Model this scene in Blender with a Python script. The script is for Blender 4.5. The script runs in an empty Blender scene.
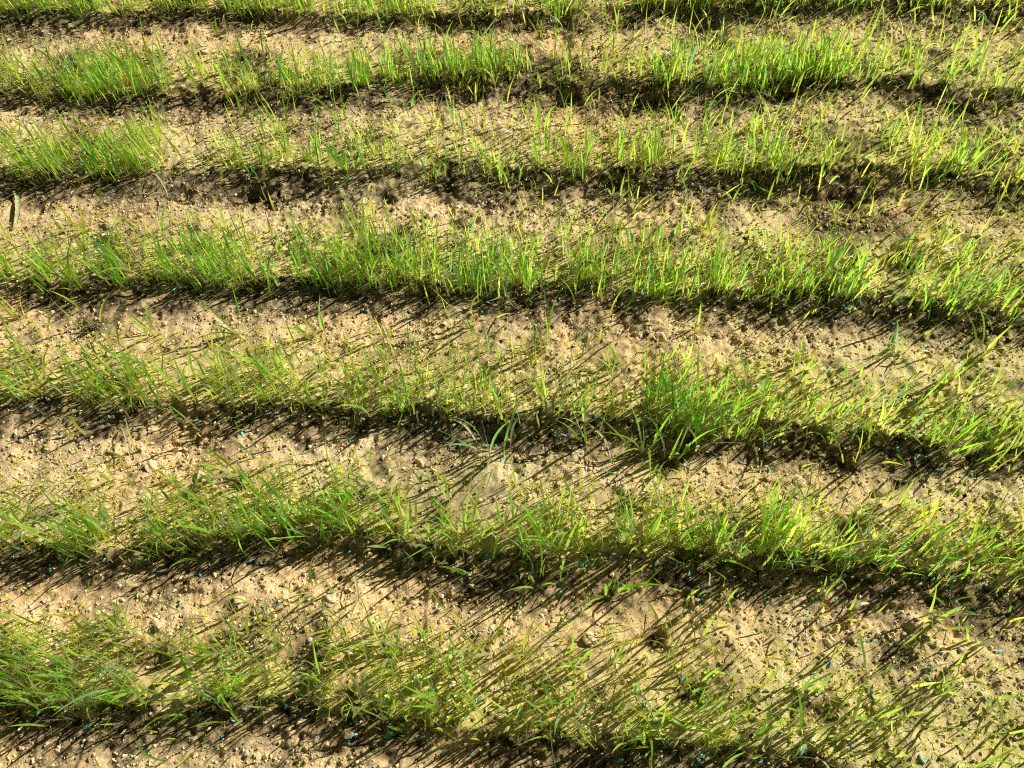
import bpy, math, numpy as np
from mathutils import Matrix, Vector
rng = np.random.default_rng(11)
R = math.radians
sc = bpy.context.scene
COL = sc.collection

# ------------------------------------------------------------------ camera
H, T, F_PX, W, HH = 0.60, R(30.8), 850.0, 1024, 768
rho = math.asin(53.0 / (F_PX * math.tan(T)))
Fv = Vector((0, math.sin(T), -math.cos(T)))
R0 = Vector((1, 0, 0)); U0 = Vector((0, math.cos(T), math.sin(T)))
Rv = math.cos(rho) * R0 - math.sin(rho) * U0
Uv = math.sin(rho) * R0 + math.cos(rho) * U0
cam_d = bpy.data.cameras.new('camera'); cam = bpy.data.objects.new('camera', cam_d); COL.objects.link(cam)
M = Matrix((( Rv.x, Uv.x, -Fv.x, 0), (Rv.y, Uv.y, -Fv.y, 0), (Rv.z, Uv.z, -Fv.z, H), (0, 0, 0, 1)))
cam.matrix_world = M
cam_d.sensor_width = 36; cam_d.lens = F_PX / W * 36; cam_d.clip_start = 0.01; cam_d.clip_end = 500
sc.camera = cam

def ground(px, py, z=0.0):
    """photo position -> place on the ground (used to survey where the rows and loose things lie)"""
    d = Fv + Rv * ((px - W / 2) / F_PX) + Uv * ((HH / 2 - py) / F_PX)
    k = (z - H) / d.z
    return d.x * k, d.y * k

# ------------------------------------------------------------------ noise
_tab = rng.random((256, 256))
def vnoise(x, y, s, seed=0):
    x = np.asarray(x) / s + seed * 17.31 + 1000; y = np.asarray(y) / s + seed * 5.77 + 1000
    c, sn = math.cos(.6 + seed), math.sin(.6 + seed)
    x, y = c * x - sn * y + 3000, sn * x + c * y + 3000
    xi = np.floor(x).astype(int); yi = np.floor(y).astype(int)
    fx = x - xi; fy = y - yi
    fx = fx ** 3 * (fx * (fx * 6 - 15) + 10); fy = fy ** 3 * (fy * (fy * 6 - 15) + 10)
    a = _tab[xi & 255, yi & 255]; b = _tab[(xi + 1) & 255, yi & 255]
    c_ = _tab[xi & 255, (yi + 1) & 255]; d = _tab[(xi + 1) & 255, (yi + 1) & 255]
    return (a * (1 - fx) + b * fx) * (1 - fy) + (c_ * (1 - fx) + d * fx) * fy - .5

# ------------------------------------------------------------------ the seed rows (line where each row meets its furrow) + density along it
rows_px = [
 [(0,20,.9),(100,22,.95),(200,22,.85),(300,24,.6),(400,24,.5),(500,28,.45),(600,24,.45),(700,16,.85),(800,16,.9),(900,15,.9),(1024,20,.7)],
 [(0,95,.6),(80,103,1),(150,99,.95),(200,97,.45),(300,104,.9),(400,92,.7),(470,88,1),(550,92,.4),(620,95,.45),(700,98,.95),(800,94,1),(900,92,.5),(1024,110,.5)],
 [(0,185,.75),(60,184,.95),(150,178,.85),(210,178,.5),(270,180,.45),(320,182,.5),(450,178,.45),(560,180,.65),(640,182,.75),(740,185,.9),(800,183,.7),(900,178,.6),(1024,200,.5)],
 [(0,290,1),(100,293,1),(200,290,.9),(300,289,.9),(400,293,1),(500,298,.95),(600,300,1),(700,305,1),(800,303,1),(900,312,.85),(1024,326,.75)],
 [(0,406,1),(100,411,1),(200,411,.85),(300,413,.7),(400,417,.75),(480,428,.8),(560,420,.9),(625,432,.4),(680,447,.95),(750,436,.85),(850,446,.6),(950,460,.5),(1024,466,.6)],
 [(0,548,1),(100,562,1),(200,554,1),(300,541,.95),(400,546,.95),(500,566,1),(560,574,.9),(650,556,1),(720,574,1),(800,562,.9),(900,580,.75),(1024,592,.7)],
 [(0,708,1),(100,714,1),(200,710,1),(300,702,.9),(400,725,.85),(500,742,.7),(600,746,.75),(700,758,.65),(800,768,.45),(900,782,.4),(1024,800,.4)],
]
XS = np.linspace(-1.6, 1.6, 641)
rowY, rowD = [], []
for r in rows_px:
    g = np.array([ground(a, b - 10 - 7 * a / 1024) for a, b, _ in r]); dn = np.array([q[2] for q in r])
    y = np.interp(XS, g[:, 0], g[:, 1]); d = np.interp(XS, g[:, 0], dn)
    k = (g[-1, 1] - g[0, 1]) / (g[-1, 0] - g[0, 0])
    y = np.where(XS < g[0, 0], g[0, 1] + k * (XS - g[0, 0]), y); y = np.where(XS > g[-1, 0], g[-1, 1] + k * (XS - g[-1, 0]), y)
    y = np.convolve(np.pad(y, 6, mode='edge'), np.ones(13) / 13, 'valid')
    y = y + .0055 * vnoise(XS, XS * 0, .035, len(rowY)) + .004 * vnoise(XS, XS * 0, .012, len(rowY) + 20)
    rowY.append(y); rowD.append(np.clip(d + .15 * vnoise(XS, XS * 0, .03, len(rowY) + 40), .1, 1))
up = []
for k in range(1, 9):
    up.append(rowY[0] + k * .112 + .008 * vnoise(XS, XS * 0, .08, 60 + k))
dn_ = []
for k in range(1, 7):
    dn_.append(rowY[-1] - k * .105 + .008 * vnoise(XS, XS * 0, .08, 80 + k))
N_UP = len(up)
rowY = up[::-1] + rowY + dn_
rowD = [np.clip(.75 + .5 * vnoise(XS, XS * 0, .09, 70 + i), .2, 1) for i in range(N_UP)] + rowD + [np.clip(.7 + .5 * vnoise(XS, XS * 0, .09, 90 + i), .2, 1) for i in range(6)]
RY = np.array(rowY)                      # [row, xs], far to near
NR = len(RY)
def row_y(n, x): return np.interp(x, XS, RY[n])

def place(x, y):
    """(row above, v = 0 at that row's line .. 1 at the next nearer row's line)"""
    x = np.asarray(x, float); y = np.asarray(y, float); xc = np.clip(x, -1.6, 1.6)
    ys = np.stack([np.interp(xc, XS, RY[n]) for n in range(NR)])
    n = np.sum(ys > y[None], 0) - 1
    nn = np.clip(n, 0, NR - 2)
    ya = np.take_along_axis(ys, nn[None], 0)[0]; yb = np.take_along_axis(ys, (nn + 1)[None], 0)[0]
    v = (ya - y) / (ya - yb)
    return nn, v, (n >= 0) & (n < NR - 1)

PV = [0, .03, .10, .17, .28, .45, .65, .85, .97, 1]
PZ = [0.0005, -.0015, -.0075, -.0105, -.0105, -.006, -.001, .0012, .0012, .0005]
pits = [(175,192,.013,.008),(243,190,.015,.010),(383,196,.01,.006),(470,92,.012,.006),(570,90,.013,.007),(650,98,.014,.008),(850,196,.014,.009),(640,188,.014,.007),
        (760,185,.012,.006),(300,440,.01,.006),(490,430,.012,.008),(455,222,.008,.005),(395,232,.008,.006),(195,247,.010,.006),(520,232,.008,.005),(905,265,.015,.009),
        (668,462,.010,.007),(755,455,.010,.006),(838,462,.013,.007),(850,530,.01,.005),(238,482,.009,.005),(655,640,.009,.006),(130,655,.011,.006),(155,660,.01,.005),
        (895,655,.012,.006),(930,600,.01,.005),(300,660,.010,.006),(390,650,.009,.005),(560,95,.01,.006),(700,20,.014,.007),(250,20,.012,.006),(560,12,.012,.007),(960,110,.012,.006),
        (990,465,.014,.007),(900,480,.009,.005),(690,690,.012,.005),(820,715,.012,.006),(470,600,.010,.004),(780,90,.013,.007)]
pits_g = [(*ground(a, b), r * 1.15, d * 1.15) for a, b, r, d in pits]
def soil_h(x, y, fine=True):
    x = np.asarray(x, float); y = np.asarray(y, float)
    xw = x + .008 * vnoise(x, y, .03, 1); yw = y + .012 * vnoise(x, y, .028, 2) + .005 * vnoise(x, y, .010, 3)
    n, v, inside = place(xw, yw)
    amp = np.clip(.75 + 1.0 * vnoise(x, n * .37, .12, 4) + .8 * vnoise(x, n * .37 + y * .3, .03, 14), .1, 1.5)
    z = np.interp(v, PV, PZ) * .68 * amp * inside
    z = z + .006 * vnoise(x, y, .07, 5) + .0042 * vnoise(x, y, .024, 6)
    for a, b, r, d in pits_g:
        xa, yb = x - a, y - b
        wob = 1 + 1.3 * vnoise(x, y, .011, 16); q = (xa ** 2 + (yb * 1.25) ** 2) / (r * r) * np.clip(wob, .3, 2)
        z = z - d * np.exp(-q * 1.3)
    if fine:
        rough = .6 + 1.2 * np.clip(vnoise(x, y, .06, 7) + .35, 0, 1) + .6 * ((v > 0) & (v < .35))
        z = z + rough * (.0013 * vnoise(x, y, .0105, 8) + .0016 * (.5 - 2 * np.abs(vnoise(x, y, .0082, 9))) + .0010 * vnoise(x, y, .0045, 10) + .0011 * vnoise(x, y, .0024, 11))
        cl = np.clip(vnoise(x, y, .013, 15) - .22, 0, 1) * 3
        z = z + .0022 * np.minimum(cl, 1)
    return z

# ------------------------------------------------------------------ materials
def nt(name):
    m = bpy.data.materials.new(name); m.use_nodes = True
    t = m.node_tree; t.nodes.clear()
    return m, t, t.nodes, t.links
def soil_material():
    m, t, N, L = nt('sandy_soil')
    out = N.new('ShaderNodeOutputMaterial'); b = N.new('ShaderNodeBsdfPrincipled')
    b.inputs['Roughness'].default_value = .95; b.inputs['Specular IOR Level'].default_value = .15
    co = N.new('ShaderNodeNewGeometry')
    at = N.new('ShaderNodeAttribute'); at.attribute_name = 'soil'      # r damp plus painted shade, g algae, b pinkness
    sp = N.new('ShaderNodeSeparateColor'); L.new(at.outputs['Color'], sp.inputs[0])
    def noise(scale, det=4, rough=.6):
        n = N.new('ShaderNodeTexNoise'); n.inputs['Scale'].default_value = scale; n.inputs['Detail'].default_value = det; n.inputs['Roughness'].default_value = rough
        L.new(co.outputs['Position'], n.inputs['Vector']); return n
    def mix(f, a, b_, typ='MIX'):
        k = N.new('ShaderNodeMix'); k.data_type = 'RGBA'; k.blend_type = typ
        for s, v in ((k.inputs[0], f), (k.inputs[6], a), (k.inputs[7], b_)):
            if hasattr(v, 'is_linked') or hasattr(v, 'links'): L.new(v, s)
            else: s.default_value = v
        return k.outputs[2]
    def ramp(fac, stops):
        r = N.new('ShaderNodeValToRGB'); L.new(fac, r.inputs[0])
        e = r.color_ramp.elements
        while len(e) < len(stops): e.new(.5)
        for q, (p, c) in zip(e, stops): q.position = p; q.color = (*c, 1)
        return r.outputs[0]
    n1 = noise(55, 5, .65); n2 = noise(420, 4, .7); n3 = noise(1500, 2, .6)
    sand = ramp(n1.outputs[0], [(.22, (.82, .59, .31)), (.38, (.97, .73, .41)), (.6, (.99, .80, .49)), (.8, (.99, .86, .58))])
    grain = ramp(n2.outputs[0], [(.26, (.42, .35, .27)), (.40, (.92, .89, .84)), (.55, (1.0, 1.0, 1.0)), (.8, (1.12, 1.12, 1.12))])
    c = mix(.85, sand, grain, 'MULTIPLY')
    c = mix(sp.outputs[2], c, mix(1.0, c, (1.03, .935, .88, 1), 'MULTIPLY'))
    vor = N.new('ShaderNodeTexVoronoi'); vor.inputs['Scale'].default_value = 620; L.new(co.outputs['Position'], vor.inputs['Vector'])
    cr = ramp(vor.outputs['Distance'], [(0, (1.15, 1.12, 1.06)), (.5, (1.02, 1.02, 1)), (.8, (.66, .61, .55))])
    c = mix(.6, c, cr, 'MULTIPLY')
    # dark organic flecks
    n4 = noise(330, 4, .75); fl = ramp(n4.outputs[0], [(.69, (0, 0, 0)), (.74, (1, 1, 1))])
    c = mix(fl, c, (.09, .06, .035, 1))
    # algae film
    n5 = noise(180, 4, .7); al = ramp(n5.outputs[0], [(.40, (0, 0, 0)), (.58, (1, 1, 1))])
    ma = N.new('ShaderNodeMath'); ma.operation = 'MULTIPLY'; L.new(al, ma.inputs[0]); L.new(sp.outputs[1], ma.inputs[1])
    c = mix(ma.outputs[0], c, (.58, .62, .09, 1))
    # damp soil, with the furrow shade painted into its dark colour
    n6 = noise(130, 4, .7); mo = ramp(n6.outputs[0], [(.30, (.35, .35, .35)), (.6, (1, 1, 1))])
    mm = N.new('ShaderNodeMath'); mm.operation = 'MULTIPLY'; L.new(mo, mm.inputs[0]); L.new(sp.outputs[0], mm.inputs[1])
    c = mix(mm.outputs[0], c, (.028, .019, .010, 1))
    L.new(c, b.inputs['Base Color'])
    bp = N.new('ShaderNodeBump'); bp.inputs['Strength'].default_value = .9; bp.inputs['Distance'].default_value = .0011
    ad = N.new('ShaderNodeMath'); ad.operation = 'ADD'; L.new(n2.outputs[0], ad.inputs[0])
    m3 = N.new('ShaderNodeMath'); m3.operation = 'MULTIPLY'; m3.inputs[1].default_value = .5; L.new(n3.outputs[0], m3.inputs[0]); L.new(m3.outputs[0], ad.inputs[1])
    L.new(ad.outputs[0], bp.inputs['Height']); L.new(bp.outputs[0], b.inputs['Normal'])
    L.new(b.outputs[0], out.inputs[0]); return m
def blade_material():
    m, t, N, L = nt('grass_blade')
    out = N.new('ShaderNodeOutputMaterial')
    at = N.new('ShaderNodeAttribute'); at.attribute_name = 'tint'
    d = N.new('ShaderNodeBsdfDiffuse'); tr = N.new('ShaderNodeBsdfTranslucent'); gl = N.new('ShaderNodeBsdfGlossy'); gl.inputs['Roughness'].default_value = .45
    co = N.new('ShaderNodeNewGeometry'); n = N.new('ShaderNodeTexNoise'); n.inputs['Scale'].default_value = 160; L.new(co.outputs['Position'], n.inputs['Vector'])
    rp = N.new('ShaderNodeMapRange'); rp.inputs['To Min'].default_value = .75; rp.inputs['To Max'].default_value = 1.25; L.new(n.outputs[0], rp.inputs['Value'])
    v = N.new('ShaderNodeVectorMath'); v.operation = 'SCALE'; L.new(at.outputs['Color'], v.inputs[0]); L.new(rp.outputs[0], v.inputs['Scale'])
    v2 = N.new('ShaderNodeVectorMath'); v2.operation = 'MULTIPLY'; v2.inputs[1].default_value = (1.7, 1.62, 1.15); L.new(v.outputs[0], v2.inputs[0])
    L.new(v.outputs[0], d.inputs[0]); L.new(v2.outputs[0], tr.inputs[0])
    m1 = N.new('ShaderNodeMixShader'); m1.inputs[0].default_value = .62; L.new(d.outputs[0], m1.inputs[1]); L.new(tr.outputs[0], m1.inputs[2])
    fr = N.new('ShaderNodeFresnel'); fr.inputs[0].default_value = 1.14
    m2 = N.new('ShaderNodeMixShader'); L.new(fr.outputs[0], m2.inputs[0]); L.new(m1.outputs[0], m2.inputs[1]); L.new(gl.outputs[0], m2.inputs[2])
    L.new(m2.outputs[0], out.inputs[0]); return m
def simple(name, c1, c2, scale, rough, bump=0.0, spec=.3):
    m, t, N, L = nt(name)
    out = N.new('ShaderNodeOutputMaterial'); b = N.new('ShaderNodeBsdfPrincipled'); b.inputs['Roughness'].default_value = rough; b.inputs['Specular IOR Level'].default_value = spec
    co = N.new('ShaderNodeNewGeometry'); n = N.new('ShaderNodeTexNoise'); n.inputs['Scale'].default_value = scale; n.inputs['Detail'].default_value = 4; L.new(co.outputs['Position'], n.inputs['Vector'])
    r = N.new('ShaderNodeValToRGB'); r.color_ramp.elements[0].position = .35; r.color_ramp.elements[1].position = .65
    r.color_ramp.elements[0].color = (*c1, 1); r.color_ramp.elements[1].color = (*c2, 1)
    L.new(n.outputs[0], r.inputs[0]); L.new(r.outputs[0], b.inputs['Base Color'])
    if bump:
        bp = N.new('ShaderNodeBump'); bp.inputs['Distance'].default_value = bump; L.new(n.outputs[0], bp.inputs['Height']); L.new(bp.outputs[0], b.inputs['Normal'])
    L.new(b.outputs[0], out.inputs[0]); return m
M_SOIL = soil_material(); M_BLADE = blade_material()
def crumb_material():
    m, t, N, L = nt('soil_crumb'); out = N.new('ShaderNodeOutputMaterial'); b = N.new('ShaderNodeBsdfPrincipled'); b.inputs['Roughness'].default_value = .9; b.inputs['Specular IOR Level'].default_value = .15
    at = N.new('ShaderNodeAttribute'); at.attribute_name = 'tint'; L.new(at.outputs['Color'], b.inputs['Base Color']); L.new(b.outputs[0], out.inputs[0]); return m
M_CRUMB = crumb_material()
M_CLOD = M_SOIL
M_PEB = simple('pale_stone', (.52, .47, .38), (.80, .76, .66), 300, .6, .0002)
M_TEAL = simple('teal_seed_coat', (.025, .32, .29), (.34, .80, .70), 330, .5, .0002, .5)
M_HUSK = simple('dry_husk', (.42, .36, .20), (.70, .66, .45), 400, .7, .0002)
M_DRY = simple('dry_leaf', (.42, .42, .20), (.66, .62, .36), 250, .6, .0002)

# ------------------------------------------------------------------ mesh helpers
def mesh_np(name, V, Fc, mat, attr=None, attr_name='tint', smooth=True, mat2=None):
    me = bpy.data.meshes.new(name)
    V = np.asarray(V, np.float32); Fc = np.asarray(Fc, np.int32); k = Fc.shape[1]
    me.vertices.add(len(V)); me.vertices.foreach_set('co', V.ravel())
    me.loops.add(Fc.size); me.loops.foreach_set('vertex_index', Fc.ravel())
    me.polygons.add(len(Fc)); me.polygons.foreach_set('loop_start', np.arange(len(Fc), dtype=np.int32) * k)
    me.polygons.foreach_set('use_smooth', np.full(len(Fc), smooth))
    me.update(calc_edges=True)
    if attr is not None:
        a = me.attributes.new(attr_name, 'FLOAT_COLOR', 'POINT')
        a.data.foreach_set('color', np.concatenate([attr, np.ones((len(attr), 1))], 1).astype(np.float32).ravel())
    me.materials.append(mat); return me
def link(name, me, parent=None, loc=None, **props):
    o = bpy.data.objects.new(name, me); COL.objects.link(o)
    if parent: o.parent = parent
    if loc is not None: o.location = loc
    for k, v in props.items(): o[k] = v
    return o

# ------------------------------------------------------------------ soil sheet
def axis(a, b, step, far):
    c = list(np.arange(a, b, step)); s = step; lo, hi = [], []
    p = a
    while p > -far: s *= 1.13; p -= s; lo.append(p)
    s = step; p = c[-1]
    while p < far: s *= 1.13; p += s; hi.append(p)
    return np.array(lo[::-1] + c + hi)
ax, ay = axis(-.66, .66, .00135, 30), axis(.02, .96, .00135, 30)
GX, GY = np.meshgrid(ax, ay); gx, gy = GX.ravel(), GY.ravel()
fade = np.clip(1.6 - np.maximum(np.abs(gx) / 2.2, np.abs(gy - .4) / 2.2), 0, 1)
gz = soil_h(gx, gy) * fade
nx, ny = len(ax), len(ay)
idx = np.arange(nx * ny).reshape(ny, nx)
faces = np.stack([idx[:-1, :-1], idx[:-1, 1:], idx[1:, 1:], idx[1:, :-1]], -1).reshape(-1, 4)
n_, v_, ins = place(gx, gy)
moist_shade = np.interp(v_ + .22 * vnoise(gx, gy, .022, 30) + .14 * vnoise(gx, gy, .008, 35), [-.06, 0, .07, .17, .36, 1], [.12, 1.0, 1.25, 1.0, .05, 0]) * np.clip(1.05 + 1.3 * vnoise(gx, gy, .045, 36), .15, 1.1) + (.8 + 1.2 * (gy > .45)) * np.clip(vnoise(gx, gy, .05, 31) - .16, 0, 1) * 2 + 1.6 * np.clip(vnoise(gx, gy, .018, 37) - .24, 0, 1) * 2  # damp furrow band, darkened further to paint in shade below the rows
for a, b, r, d in pits_g: moist_shade += 1.6 * np.exp(-((gx - a) ** 2 + ((gy - b) * 1.25) ** 2) / (r * r) * 1.6)
alg = np.interp(v_, [0, .04, .10, .35, .55, .72, .9, 1], [.85, .35, .15, .08, .25, .6, .95, .9]) * (.75 + 1.1 * vnoise(gx, gy, .05, 32))
alg = alg + .7 * np.clip((gx - .05) / .4, 0, 1) * (.5 + vnoise(gx, gy, .08, 33))
alg = np.clip(alg, 0, 1) * .85
pink = np.clip(.5 + 1.6 * vnoise(gx, gy, .12, 34) - .6 * gx, 0, 1)
at = np.stack([np.clip(moist_shade, 0, .97) * ins, alg, pink], 1)
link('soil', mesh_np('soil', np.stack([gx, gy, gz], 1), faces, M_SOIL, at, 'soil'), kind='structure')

# ------------------------------------------------------------------ crumbs lying on the soil
t_ = (1 + 5 ** .5) / 2
ICO = np.array([(-1,t_,0),(1,t_,0),(-1,-t_,0),(1,-t_,0),(0,-1,t_),(0,1,t_),(0,-1,-t_),(0,1,-t_),(t_,0,-1),(t_,0,1),(-t_,0,-1),(-t_,0,1)], float)
ICO /= np.linalg.norm(ICO[0])
ICF = np.array([(0,11,5),(0,5,1),(0,1,7),(0,7,10),(0,10,11),(1,5,9),(5,11,4),(11,10,2),(10,7,6),(7,1,8),(3,9,4),(3,4,2),(3,2,6),(3,6,8),(3,8,9),(4,9,5),(2,4,11),(6,2,10),(8,6,7),(9,8,1)])
OCT = np.array([(1,0,0),(0,1,0),(-1,0,0),(0,-1,0),(0,0,1),(0,0,-1)], float)
OCF = np.array([(0,1,4),(1,2,4),(2,3,4),(3,0,4),(1,0,5),(2,1,5),(3,2,5),(0,3,5)])
def crumbs(P, S, mat, name, tint):
    n = len(P)
    V = OCT[None] * (1 + .8 * (rng.random((n, 6, 1)) - .5)) * S[:, None, None] * (1 + .6 * (rng.random((n, 1, 3)) - .5))
    an = rng.uniform(0, 6.28, n); V = np.stack([V[..., 0] * np.cos(an)[:, None] - V[..., 1] * np.sin(an)[:, None], V[..., 0] * np.sin(an)[:, None] + V[..., 1] * np.cos(an)[:, None], V[..., 2] * .75 + V[..., 0] * .3], -1)
    V += P[:, None]
    Fc = OCF[None] + (np.arange(n) * 6)[:, None, None]
    return mesh_np(name, V.reshape(-1, 3), Fc.reshape(-1, 3), mat, np.repeat(tint, 6, 0), smooth=False)
n = 330000
cx = rng.uniform(-.72, .72, n); cy = rng.uniform(.0, 1.0, n)
_, cv, _ = place(cx, cy); cv = np.mod(cv + .14 * vnoise(cx, cy, .02, 51), 1)
pr = np.clip(.50 + 1.2 * vnoise(cx, cy, .04, 50) + .3 * ((cv < .4)), .10, 1)
k = rng.random(n) < pr; cx, cy = cx[k], cy[k]
cs = .0004 + .0016 * rng.random(len(cx)) ** 4.5
ct = np.array([(.95, .72, .38), (.82, .60, .30), (.97, .84, .54), (.05, .035, .02), (.40, .27, .14)])[rng.choice(5, len(cx), p=[.48, .24, .20, .02, .06])] * rng.uniform(.8, 1.15, (len(cx), 1))
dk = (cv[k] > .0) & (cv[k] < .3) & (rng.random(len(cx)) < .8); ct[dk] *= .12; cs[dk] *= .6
gn = (rng.random(len(cx)) < np.interp(cv[k], [0, .1, .5, .62, .85, 1], [.3, .10, .04, .25, .45, .5]) * (.6 + .6 * (cx > .05))); ct[gn] = np.array([.60, .64, .09]) * rng.uniform(.6, 1.15, (gn.sum(), 1))
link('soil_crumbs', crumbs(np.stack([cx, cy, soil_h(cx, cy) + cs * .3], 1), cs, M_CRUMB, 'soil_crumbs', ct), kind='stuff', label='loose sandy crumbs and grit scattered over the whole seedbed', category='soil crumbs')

# ------------------------------------------------------------------ blades
GREENS = {'bright green': (.34, .57, .085), 'yellow green': (.56, .66, .12), 'dark green': (.13, .35, .055), 'bluish green': (.22, .47, .21)}
GK = list(GREENS); GP = [.56, .13, .22, .09]
SEG = 6
def blades(px, py, L, w, col, tilt, az, bend, baz, pale=.5, z0=None):
    """ribbons that grow out of the soil at px,py: arrays in, (V, F, colours) out"""
    n = len(px); s = np.linspace(0, 1, SEG + 1)[None]
    z = soil_h(px, py) - .002 if z0 is None else z0
    th = tilt[:, None] + bend[:, None] * s ** 1.5                       # angle from vertical along the blade
    ds = L[:, None] / SEG
    hor = np.concatenate([np.zeros((n, 1)), np.cumsum(np.sin((th[:, 1:] + th[:, :-1]) / 2) * ds, 1)], 1)
    ver = np.concatenate([np.zeros((n, 1)), np.cumsum(np.cos((th[:, 1:] + th[:, :-1]) / 2) * ds, 1)], 1)
    aa = az[:, None] + baz[:, None] * s
    C = np.stack([px[:, None] + hor * np.cos(aa), py[:, None] + hor * np.sin(aa), z[:, None] + ver], -1)
    fa = rng.uniform(0, 2 * math.pi, n)[:, None] + rng.normal(0, 1.0, n)[:, None] * s
    Wd = np.stack([np.cos(fa), np.sin(fa), np.zeros_like(fa)], -1)
    prof = np.interp(s, [0, .12, .35, .7, .92, 1], [.55, .8, 1, .78, .30, .05])
    hw = (w[:, None] * prof * .60)[..., None]
    V = np.stack([C - Wd * hw, C + Wd * hw], 2)                         # n, SEG+1, 2, 3
    ii = np.arange(SEG); q = np.stack([ii * 2, ii * 2 + 1, ii * 2 + 3, ii * 2 + 2], 1)
    Fc = q[None] + (np.arange(n) * (SEG + 1) * 2)[:, None, None]
    pl = (np.clip(1 - s / .5, 0, 1) * pale)[..., None]
    c = col[:, None, :] * (1 - pl) + np.array([.70, .70, .24])[None, None] * pl
    c = np.repeat(c[:, :, None], 2, 2)
    return V.reshape(-1, 3), Fc.reshape(-1, 4), c.reshape(-1, 3)
def cols(n, kinds=None):
    if kinds is None: kinds = rng.choice(len(GK), n, p=GP)
    c = np.array([GREENS[GK[i]] for i in kinds]); return c * rng.uniform(.88, 1.34, (n, 1)) * rng.uniform(.9, 1.1, (n, 3))
def params(n, lmin=.016, lmax=.056, wild=.12, q=1.0):
    L = lmin + (lmax - lmin) * rng.beta(2.2, 2.0, n)
    w = rng.uniform(.0008, .0018, n)
    tilt = np.abs(rng.normal(.05, .10 * q, n)); az = rng.uniform(0, 2 * math.pi, n)
    bend = np.abs(rng.normal(.12, .26 * q, n)); k = rng.random(n) < wild
    bend[k] += rng.uniform(.6, 1.9, k.sum()); baz = rng.normal(0, .35, n)
    return L, w, tilt, az, bend, baz

ORD = 'first second third fourth fifth sixth seventh eighth ninth tenth eleventh twelfth thirteenth fourteenth fifteenth sixteenth seventeenth eighteenth nineteenth twentieth'.split()
def ordinal(i):
    if i < 20: return ORD[i]
    return {20: 'twenty-', 30: 'thirty-', 40: 'forty-', 50: 'fifty-', 60: 'sixty-', 70: 'seventy-', 80: 'eighty-'}[(i + 1) // 10 * 10] + ORD[(i + 1) % 10 - 1] if (i + 1) % 10 else {30: 'thirtieth', 40: 'fortieth', 50: 'fiftieth', 60: 'sixtieth', 70: 'seventieth', 80: 'eightieth'}[i + 1]
FRAME = [ground(-8, -4), ground(1032, -4), ground(1032, 772), ground(-8, 772)]
def in_frame(x, y, m=0.0):
    p = Vector((x, y, -H)); d = p.dot(Fv)
    return abs(p.dot(Rv) / d * F_PX) < 512 - m and abs(p.dot(Uv) / d * F_PX) < 384 - m
# --- grass of each row, one object per row
row_names = {N_UP + i: ORD[i] for i in range(7)}
def row_points(n, count, dlo, dhi, conc):
    x = rng.uniform(-.95, .95, count)
    dens = np.interp(x, XS, rowD[n])
    clump = np.clip((.82 if N_UP + 3 <= n <= N_UP + 6 else .66) + 2.0 * vnoise(x, x * 0 + n, .014, 100 + n) + .9 * vnoise(x, x * 0, .05, 130 + n), .10, 1.0)
    k = rng.random(count) < dens ** 1.3 * clump; x = x[k]
    sp = (row_y(max(n - 1, 0), x) - row_y(n, x))
    d = dlo + (dhi - dlo) * rng.beta(*conc, len(x))
    y = row_y(n, x) + d * sp + .010 * vnoise(x, x * 0, .02, 150 + n) + .004 * rng.normal(0, 1, len(x))
    return x, y
for n in range(N_UP - 2, N_UP + 9):
    x, y = row_points(n, 3900 if n == N_UP + 4 else 4900 if n < N_UP + 4 else 5000, -.08, .66 if n in (N_UP + 2, N_UP + 6) else .50, (1.2, 2.3))
    m = len(x)
    L, w, tilt, az, bend, baz = params(m, .014, .049 if n < N_UP + 4 else .051, wild=.08 if n < N_UP + 4 else .14, q=1.0 if n < N_UP + 4 else 1.12)
    L *= .62 + .38 * np.clip(vnoise(x, y, .05, 160) + .9, 0, 1.3)
    V, Fc, c = blades(x, y, L, w, cols(m), tilt, az, bend, baz, .55)
    # short pale sprouts at the foot of the row
    x2, y2 = row_points(n, 15000, -.06, .60, (1.2, 1.7)); m2 = len(x2)
    L2 = rng.uniform(.003, .017, m2); w2 = rng.uniform(.0005, .0011, m2)
    V2, F2, c2 = blades(x2, y2, L2, w2, np.array([.66, .74, .12]) * rng.uniform(.6, 1.2, (m2, 1)), np.abs(rng.normal(.5, .4, m2)), rng.uniform(0, 6.3, m2), rng.normal(.4, .6, m2), rng.normal(0, .6, m2), .3)
    V = np.concatenate([V, V2]); Fc = np.concatenate([Fc, F2 + len(c)]); c = np.concatenate([c, c2])
    where = (f'{row_names[n]} row of young grass from the top, thin upright blades over its dark furrow' if n in row_names else
             ('row of young grass just beyond the top row' if n == N_UP - 1 else 'farthest row of young grass beyond the top rows' if n < N_UP else
              'row of young grass just below the lowest full row' if n == N_UP + 7 else 'nearest row of young grass past the lower edge'))
    link('grass_row', mesh_np('grass_row', V, Fc, M_BLADE, c), kind='stuff', label=where, category='grass', group='rows of young grass in the seedbed')
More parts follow.
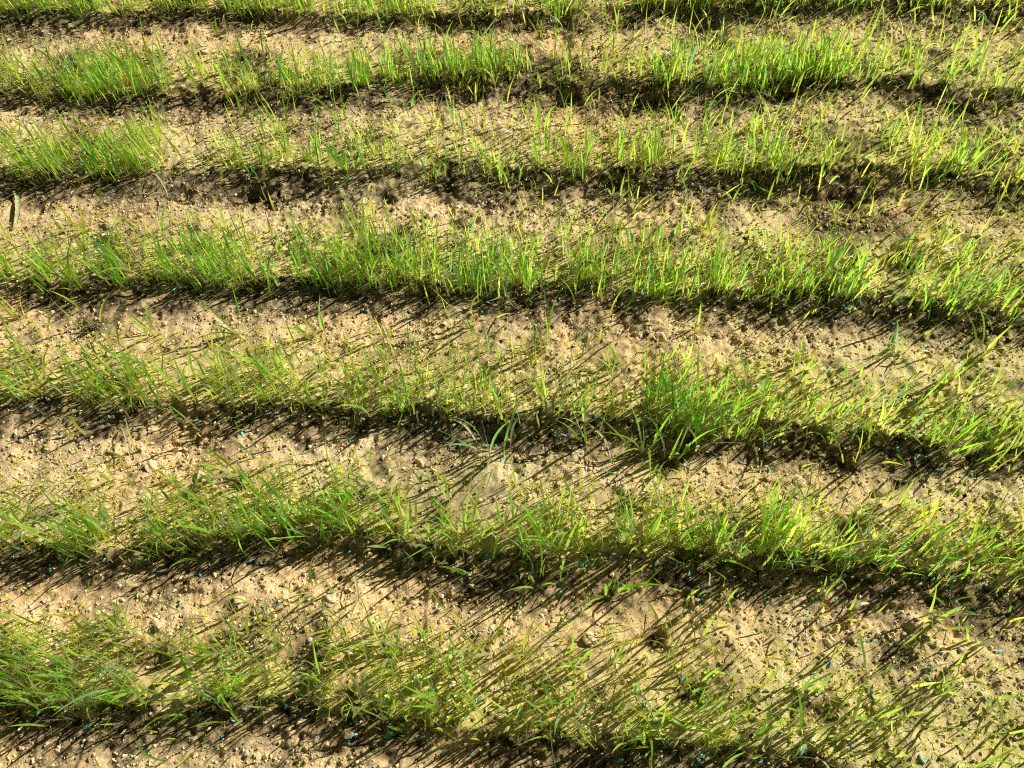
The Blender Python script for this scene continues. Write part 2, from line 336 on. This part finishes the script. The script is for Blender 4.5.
# --- sprouts between the rows: thin on the left, thick on the right
n = 46000
x = rng.uniform(-.9, .9, n); y = rng.uniform(-.1, 1.1, n)
pr = np.clip(.18 + .45 * np.clip((x + .05) / .4, 0, 1) + .38 * (y > .5) * (x > -.12) + .2 * ((y < .3) & (x > .0)) + .10 * (y > .5) + .9 * vnoise(x, y, .05, 170), .03, .85)
k = rng.random(n) < pr; x, y = x[k], y[k]; m = len(x)
L = np.where(rng.random(m) < .10 + .14 * (x > -.05) * (y > .42), rng.uniform(.018, .040, m), rng.uniform(.003, .013, m))
V, Fc, c = blades(x, y, L, np.where(L > .0175, .0014, .0008) * rng.uniform(.8, 1.2, m), cols(m, rng.choice(4, m, p=[.3, .55, .1, .05])), np.abs(rng.normal(.25, .3, m)), rng.uniform(0, 6.3, m), np.abs(rng.normal(.3, .5, m)), rng.normal(0, .5, m), .4)
link('grass_sprouts', mesh_np('grass_sprouts', V, Fc, M_BLADE, c), kind='stuff', label='sparse tiny yellow green sprouts scattered over the bare sand between the rows', category='grass')

# ------------------------------------------------------------------ tufts (things) of separate blades
def tuft(x, y, nb, hmax, kind, label, group=None, wild=.2, spread=.005, splay=.14):
    z = float(soil_h(np.array([x]), np.array([y]))[0])
    t = link('grass_tuft', None, None, (x, y, z), label=label, category='grass tuft')
    if group: t['group'] = group
    bx = rng.normal(0, spread, nb); by = rng.normal(0, spread * .7, nb)
    L = hmax * rng.uniform(.60, 1.0, nb); L[0] = hmax
    w = rng.uniform(.0012, .0021, nb); hmax = hmax * .9; tilt = np.abs(rng.normal(splay, splay, nb)); az = np.arctan2(by, bx) + rng.normal(0, .5, nb)
    bend = np.abs(rng.normal(.28, .28, nb)); kk = rng.random(nb) < wild; bend[kk] += rng.uniform(.6, 1.7, kk.sum())
    baz = rng.normal(0, .3, nb)
    cc = cols(nb, np.full(nb, GK.index(kind)))
    zz = soil_h(bx + x, by + y) - .002 - z
    for i in range(nb):
        s = slice(i, i + 1)
        V, Fc, c = blades(bx[s], by[s], L[s], w[s], cc[s], tilt[s], az[s], bend[s], baz[s], .5, z0=zz[s])
        link('blade', mesh_np('blade', V, Fc, M_BLADE, c), t)
    m = 4; s = slice(0, m)                                              # the pale sheaths the blades come out of
    bx2, by2 = rng.normal(0, spread * .8, m), rng.normal(0, spread * .5, m)
    V, Fc, c = blades(bx2, by2, rng.uniform(.006, .013, m), rng.uniform(.0012, .0020, m), np.tile([.60, .60, .20], (m, 1)), np.abs(rng.normal(.3, .3, m)), rng.uniform(0, 6.3, m), rng.normal(.3, .3, m), rng.normal(0, .3, m), .5, z0=soil_h(bx2 + x, by2 + y) - .001 - z)
    link('sheath', mesh_np('sheath', V, Fc, M_BLADE, c), t)
    return t
def hw_(h): return 'tall' if h > .058 else 'short' if h < .038 else 'medium-height'
# surveyed tufts of the bare strips: px, py, blades, height, colour
T_ = [(217,32,5,.030,'bright green'),(210,72,5,.040,'yellow green'),(238,108,5,.035,'bright green'),(282,126,7,.060,'bright green'),(337,121,6,.050,'bright green'),(435,121,6,.038,'yellow green'),
 (540,128,7,.045,'bright green'),(400,103,4,.04,'dark green'),(85,228,7,.038,'yellow green'),(228,226,6,.042,'bright green'),(300,226,5,.035,'yellow green'),(362,222,5,.038,'yellow green'),(613,192,4,.040,'bright green'),
 (430,178,5,.04,'dark green'),(500,174,6,.045,'bright green'),(700,225,5,.03,'yellow green'),(940,240,8,.042,'yellow green'),(965,160,6,.045,'bright green'),(905,250,5,.04,'bright green'),
 (18,318,4,.045,'yellow green'),(88,326,3,.050,'bright green'),(155,334,5,.040,'bright green'),(240,334,6,.060,'dark green'),(315,334,7,.045,'bright green'),(384,333,4,.04,'yellow green'),
 (472,325,4,.050,'yellow green'),(548,347,6,.050,'bright green'),(622,368,5,.042,'bright green'),(804,362,7,.042,'bright green'),(895,347,6,.045,'bluish green'),(700,330,3,.03,'yellow green'),(950,380,7,.045,'bright green'),(985,350,7,.045,'yellow green'),
 (205,431,3,.055,'bright green'),(70,432,3,.035,'yellow green'),(130,452,3,.045,'yellow green'),(245,482,6,.060,'bright green'),(326,462,3,.042,'bright green'),(490,455,9,.066,'bluish green'),(590,440,6,.05,'bright green'),
 (668,457,8,.060,'bright green'),(645,452,6,.055,'bright green'),(700,440,6,.055,'dark green'),(858,460,6,.052,'yellow green'),(946,446,7,.052,'bright green'),(762,470,3,.035,'bluish green'),(900,505,6,.045,'bright green'),(930,530,6,.05,'yellow green'),
 (120,633,7,.045,'bright green'),(215,650,5,.038,'bright green'),(190,655,5,.040,'yellow green'),(310,588,3,.035,'bright green'),(376,640,8,.060,'bright green'),(395,655,5,.045,'bright green'),(490,648,6,.050,'bright green'),
 (520,652,4,.055,'yellow green'),(575,660,5,.062,'bright green'),(535,578,9,.068,'bright green'),(605,594,6,.052,'bright green'),(632,588,4,.045,'bright green'),(665,625,3,.066,'dark green'),(650,735,8,.050,'bright green'),
 (722,594,6,.056,'bright green'),(770,634,3,.035,'bright green'),(825,596,5,.040,'bright green'),(932,616,9,.045,'bright green'),(852,622,3,.042,'yellow green'),(730,735,5,.045,'dark green'),(842,738,4,.052,'bright green'),
 (987,644,7,.050,'bright green'),(900,712,6,.035,'yellow green'),(950,690,5,.045,'bright green'),(795,690,6,.04,'dark green'),(700,690,5,.045,'bright green'),(30,650,5,.045,'yellow green'),(1000,720,5,.04,'bright green')]
for i_ in range(15):                                                    # the dense clump right of centre in the fifth row
    T_.append((rng.uniform(640, 765), rng.uniform(395, 450), int(rng.integers(5, 9)), rng.uniform(.045, .066), ['dark green', 'bright green', 'bright green'][i_ % 3]))
for i_ in range(14):                                                    # fuller middle of the sixth row
    T_.append((rng.uniform(400, 780), rng.uniform(530, 562), int(rng.integers(5, 9)), rng.uniform(.040, .062), 'bright green'))
items = []
for px, py, nb, h, kd in T_:
    gx_, gy_ = ground(px, py); nr, vv, _ = place(np.array([gx_]), np.array([gy_])); items.append((int(nr[0]), gx_, gy_, nb, h, kd))
items.sort()
cnt = {}
for nr, x, y, nb, h, kd in items:
    i = cnt[nr] = cnt.get(nr, -1) + 1
    below = f'in or below the {row_names[nr]} grass row' if nr in row_names else 'above the first grass row'
    tuft(x, y, nb, h, kd, f'{hw_(h)} {kd} grass tuft, {ordinal(i)} from left {below}', 'lone grass tufts between the rows')
for n in range(N_UP, N_UP + 7):                                         # tufts at the front edge of every row
    xs = np.linspace(-.62, .62, 34) + rng.uniform(-.014, .014, 34); i = -1
    for x in xs:
        y = float(row_y(n, x)) + rng.uniform(-.002, .016); dens = float(np.interp(x, XS, rowD[n]))
        if not in_frame(x, y, 4) or rng.random() > dens * 1.15: continue
        i += 1; kd = GK[rng.choice(4, p=[.6, .2, .14, .06])]; h = rng.uniform(.036, .066) * (.8 + .2 * dens)
        tuft(float(x), y, int(rng.integers(4, 9)), h, kd, f'{hw_(h)} {kd} grass tuft, {ordinal(i)} from left at the foot of the {row_names[n]} row', 'grass tufts at the foot of the rows', spread=.0055, splay=.10)

# ------------------------------------------------------------------ loose things: seeds, pebbles, clods, dry leaves
def lathe_seed(L, r, twist):
    V, Fc = [], []; K, S = 8, 7
    for i in range(S + 1):
        u = i / S; rr = r * math.sin(math.pi * min(max(u * .94 + .03, 0), 1)) ** .7
        for j in range(K):
            a = 2 * math.pi * j / K; V.append(((u - .5) * L, rr * math.cos(a) + .12 * L * math.sin(u * 3.1) * twist, rr * .75 * math.sin(a)))
    for i in range(S):
        for j in range(K): Fc.append((i * K + j, i * K + (j + 1) % K, (i + 1) * K + (j + 1) % K, (i + 1) * K + j))
    return V, Fc
seed_me = [mesh_np('coated_seed', *lathe_seed(.0058 + .0007 * i, .00125 + .0001 * i, i - 1), M_TEAL) for i in range(3)]
husk_me = [mesh_np('seed_husk', *lathe_seed(.0065 + .001 * i, .0011, i - .5), M_HUSK) for i in range(2)]
def scatter(name, meshes, pts, lab, cat, group, up, scale=(.85, 1.15), tiltmax=.35, extra=()):
    items = list(extra)
    for px, py in pts:
        gx_, gy_ = ground(px, py); nr, _, _ = place(np.array([gx_]), np.array([gy_])); items.append((int(nr[0]), gx_, gy_))
    items.sort(); cnt = {}
    for nr, x, y in items:
        i = cnt[nr] = cnt.get(nr, -1) + 1
        below = f'below the {row_names[nr]} grass row' if nr in row_names else 'above the first grass row'
        z = float(soil_h(np.array([x]), np.array([y]))[0]); s = rng.uniform(*scale)
        o = link(name, meshes[rng.integers(len(meshes))], None, (x, y, z + up * s), label=f'{lab}, {ordinal(i)} from left {below}', category=cat, group=group)
        o.rotation_euler = (rng.uniform(-tiltmax, tiltmax), rng.uniform(-tiltmax, tiltmax), rng.uniform(0, 6.28)); o.scale = (s, s, s)
teal = [(768,600),(838,598),(960,626),(1000,650),(929,668),(928,681),(865,688),(874,697),(808,618),(681,677),(868,640),(768,690),(735,520),(790,497),(830,663),(558,420),(556,430),(690,462),(684,463),(625,510),(640,430),
 (275,508),(298,511),(106,515),(103,487),(252,563),(310,570),(275,605),(180,603),(22,657),(87,704),(100,678),(40,712),(300,712),(350,735),(365,695),(390,722),(347,744),(262,561),(565,596),(700,600),(880,560),(905,545),
 (1005,560),(985,550),(960,600),(770,470),(740,460),(757,530),(870,530),(940,470),(985,435),(170,407),(118,376),(180,380),(175,293),(90,238),(213,170),(515,175),(565,210),(518,232),(510,225),(480,310),(560,298),(630,295),(700,302),
 (860,300),(930,310),(300,300),(420,300),(365,305),(640,190),(700,190),(840,195),(600,100),(460,95),(110,108),(20,660),(560,590),(690,590),(500,455),(495,440),(820,600),(740,745),(800,752),(850,748),(920,760),(985,700),(760,760),(620,760),
 (590,675),(480,700),(430,690),(230,720),(140,700),(60,560),(150,570),(200,575),(405,560),(450,565),(610,560),(655,565),(790,575),(840,575),(665,740),(705,755),(600,470),(580,455),(350,440),(240,430),(60,430),(350,180),(260,185)]
teal = [(a + rng.uniform(-2, 2), b + rng.uniform(-2, 2)) for a, b in teal if 3 < a < 1021 and 3 < b < 765]
base_seeds = []
for n in range(N_UP + 3, N_UP + 7):                                     # seeds left in the bottom of the furrows
    for x in rng.uniform(-.6, .6, 52):
        y = float(row_y(n, x)) - float(rng.triangular(-.004, .006, .030))
        if in_frame(x, y, 6): base_seeds.append((int(place(np.array([x]), np.array([y]))[0][0]), float(x), y))
scatter('coated_seed', seed_me, teal, 'teal coated grass seed lying', 'seed', 'teal coated seeds on the seedbed', .0011, (.60, .88), extra=base_seeds)
husk = [(451,420),(68,490),(582,516),(830,622),(580,458),(587,462),(815,672),(775,618),(760,640),(480,315),(483,318),(120,408),(345,452),(285,300),(160,330),(60,330),(505,640),(455,620),(520,600),(230,640),(660,750),(700,600),
 (890,610),(935,645),(640,240),(720,300),(770,310),(190,490),(420,600),(350,560),(250,510),(950,560),(330,240),(560,105),(700,110),(1000,300),(410,320),(590,380),(630,372),(40,600),(860,470),(350,610)]
scatter('seed_husk', husk_me, husk, 'pale straw coloured seed husk', 'seed husk', 'empty seed husks on the seedbed', .0010, (.6, .9))
# rounded pebbles and rough clods: a few shapes each, copied
def lump(sub, rough, flat, mat, name, seed, smooth=True):
    import bmesh
    bm = bmesh.new(); bmesh.ops.create_icosphere(bm, subdivisions=sub, radius=1)
    r = np.random.default_rng(seed); dirs = r.normal(0, 1, (7, 3)); am = r.uniform(-1, 1, 7)
    for v in bm.verts:
        c = np.array(v.co); f = 1 + rough * sum(a * math.sin(3.1 * float(c @ d) + a * 5) for a, d in zip(am, dirs)) / 2 + rough * r.uniform(-.22, .22)
        v.co = v.co * f; v.co.z *= flat
    me = bpy.data.meshes.new(name); bm.to_mesh(me); bm.free(); me.materials.append(mat)
    me.polygons.foreach_set('use_smooth', [smooth] * len(me.polygons)); return me
peb_me = [lump(2, .12, .65, M_PEB, 'pebble', 300 + i) for i in range(3)]
for me in peb_me:
    me.transform(Matrix.Scale(.0024, 4))
clod_me = [lump(3, .30, .7, M_CLOD, 'soil_clod', 400 + i, False) for i in range(5)]
for me in clod_me: me.transform(Matrix.Scale(.0068, 4))
pp = [(451,421),(120,410),(790,352),(805,350),(632,378),(140,492),(560,700),(535,705),(470,610),(420,275),(700,480),(590,470),(740,625),(960,650),(60,500),(270,520),(655,720),(770,740),(375,745),(30,375),(230,350),(880,440),
 (850,500),(310,640),(355,735),(920,500),(350,655),(605,705),(500,690),(20,440),(480,500),(870,410),(300,150),(650,130),(930,60),(170,60),(90,140)]
scatter('pebble', peb_me, pp, 'small pale rounded pebble on the sand', 'pebble', 'pale pebbles on the seedbed', .0010, (.5, .95))
cp = [(178,193),(205,55),(230,60),(152,50),(430,215),(385,205),(470,222),(500,190),(300,200),(320,235),(140,215),(60,225),(250,350),(170,345),(300,325),(420,330),(455,345),(660,340),(720,335),(760,345),(820,330),(200,475),(150,465),(255,455),(330,470),
 (420,460),(560,485),(620,490),(720,490),(800,480),(880,490),(960,490),(270,615),(330,600),(440,620),(545,610),(590,640),(730,640),(700,620),(830,640),(900,640),(970,670),(160,625),(60,640),(110,600),(240,600),(40,350),(110,355),(840,220),(960,230),(600,130),(680,140),(450,140),(250,150)]
scatter('soil_clod', clod_me, cp, 'rough sandy soil clod', 'clod', 'loose soil clods between the rows', .0001, (.28, .75), .6)
# dry leaves
def leaf(px0, py0, px1, py1, w, lift, mat_col, name, label, cat):
    a = ground(px0, py0); b = ground(px1, py1); mx, my = (a[0] + b[0]) / 2, (a[1] + b[1]) / 2
    Vv, Ff, K = [], [], 10
    L = math.hypot(b[0] - a[0], b[1] - a[1]); dx, dy = (b[0] - a[0]) / L, (b[1] - a[1]) / L
    for i in range(K + 1):
        u = i / K; x = a[0] + (b[0] - a[0]) * u - dy * .08 * L * math.sin(u * math.pi); y = a[1] + (b[1] - a[1]) * u + dx * .08 * L * math.sin(u * math.pi)
        hw = w * .5 * (math.sin(math.pi * (.08 + .86 * u)) ** .6); z = .003 + lift * math.sin(u * math.pi * .8)
        z += float(soil_h(np.array([x]), np.array([y]), False)[0])
        for k_, zz in ((-1, .0016), (0, 0), (1, .0012)): Vv.append((x - dy * hw * k_ - mx, y + dx * hw * k_ - my, z + zz * w / .005))
    for i in range(K):
        for j in range(2): q = i * 3 + j; Ff.append((q, q + 1, q + 4, q + 3))
    link(name, mesh_np(name, Vv, Ff, mat_col), None, (mx, my, 0), label=label, category=cat)
leaf(15, 192, 20, 228, .0050, .004, M_DRY, 'dry_leaf', 'pale folded dry leaf standing on the sand under the left end of the third row', 'dry leaf')
leaf(630, 694, 650, 718, .0032, .014, M_DRY, 'dry_leaf', 'pale bent dry blade leaning among the tufts of the lowest row', 'dry leaf')
leaf(450, 420, 478, 446, .0022, .010, M_DRY, 'dry_leaf', 'thin curved straw lying across the furrow below the fifth row', 'dry leaf')
leaf(588, 424, 612, 470, .0020, .012, M_DRY, 'dry_leaf', 'long straight straw crossing the furrow near the row gap of the fifth row', 'dry leaf')
leaf(150, 175, 172, 203, .0020, .012, M_DRY, 'dry_leaf', 'pale straw leaning over the dark pit below the third row', 'dry leaf')
leaf(120, 425, 133, 460, .0020, .010, M_DRY, 'dry_leaf', 'curved pale straw on the sand beside a short tuft below the fifth row', 'dry leaf')
leaf(352, 572, 360, 603, .0018, .010, M_DRY, 'dry_leaf', 'thin bleached straw standing in the shadow below the sixth row', 'dry leaf')
leaf(842, 618, 868, 604, .0028, .010, M_DRY, 'dry_leaf', 'arched pale green straw on the sand below the sixth row', 'dry leaf')

# ------------------------------------------------------------------ light
a0 = ground(720, 440); a1 = ground(670, 470.5)
saz = math.atan2(a0[1] - a1[1], a0[0] - a1[0]); EL = R(33.5)
sdir = Vector((math.cos(saz) * math.cos(EL), math.sin(saz) * math.cos(EL), math.sin(EL)))
print('sun azimuth', math.degrees(saz))
sd = bpy.data.lights.new('sun', 'SUN'); sd.energy = 5.0; sd.angle = R(.5); sd.color = (1, .95, .84)
so = bpy.data.objects.new('sun', sd); COL.objects.link(so); so.rotation_euler = sdir.to_track_quat('Z', 'Y').to_euler()
wd = bpy.data.worlds.new('World'); sc.world = wd; wd.use_nodes = True
bg = wd.node_tree.nodes['Background']; sky = wd.node_tree.nodes.new('ShaderNodeTexSky'); sky.sky_type = 'NISHITA'; sky.sun_disc = False
sky.sun_elevation = EL; sky.sun_rotation = math.pi / 2 - saz
wd.node_tree.links.new(sky.outputs[0], bg.inputs[0]); bg.inputs[1].default_value = .013
sc.view_settings.view_transform = 'Standard'; sc.view_settings.look = 'None'; sc.view_settings.exposure = 0
sc.cycles.max_bounces = 6; sc.cycles.diffuse_bounces = 1; sc.cycles.use_denoising = False; sc.cycles.filter_width = 1.1; sc.cycles.sample_clamp_indirect = 2; sc.cycles.transparent_max_bounces = 4
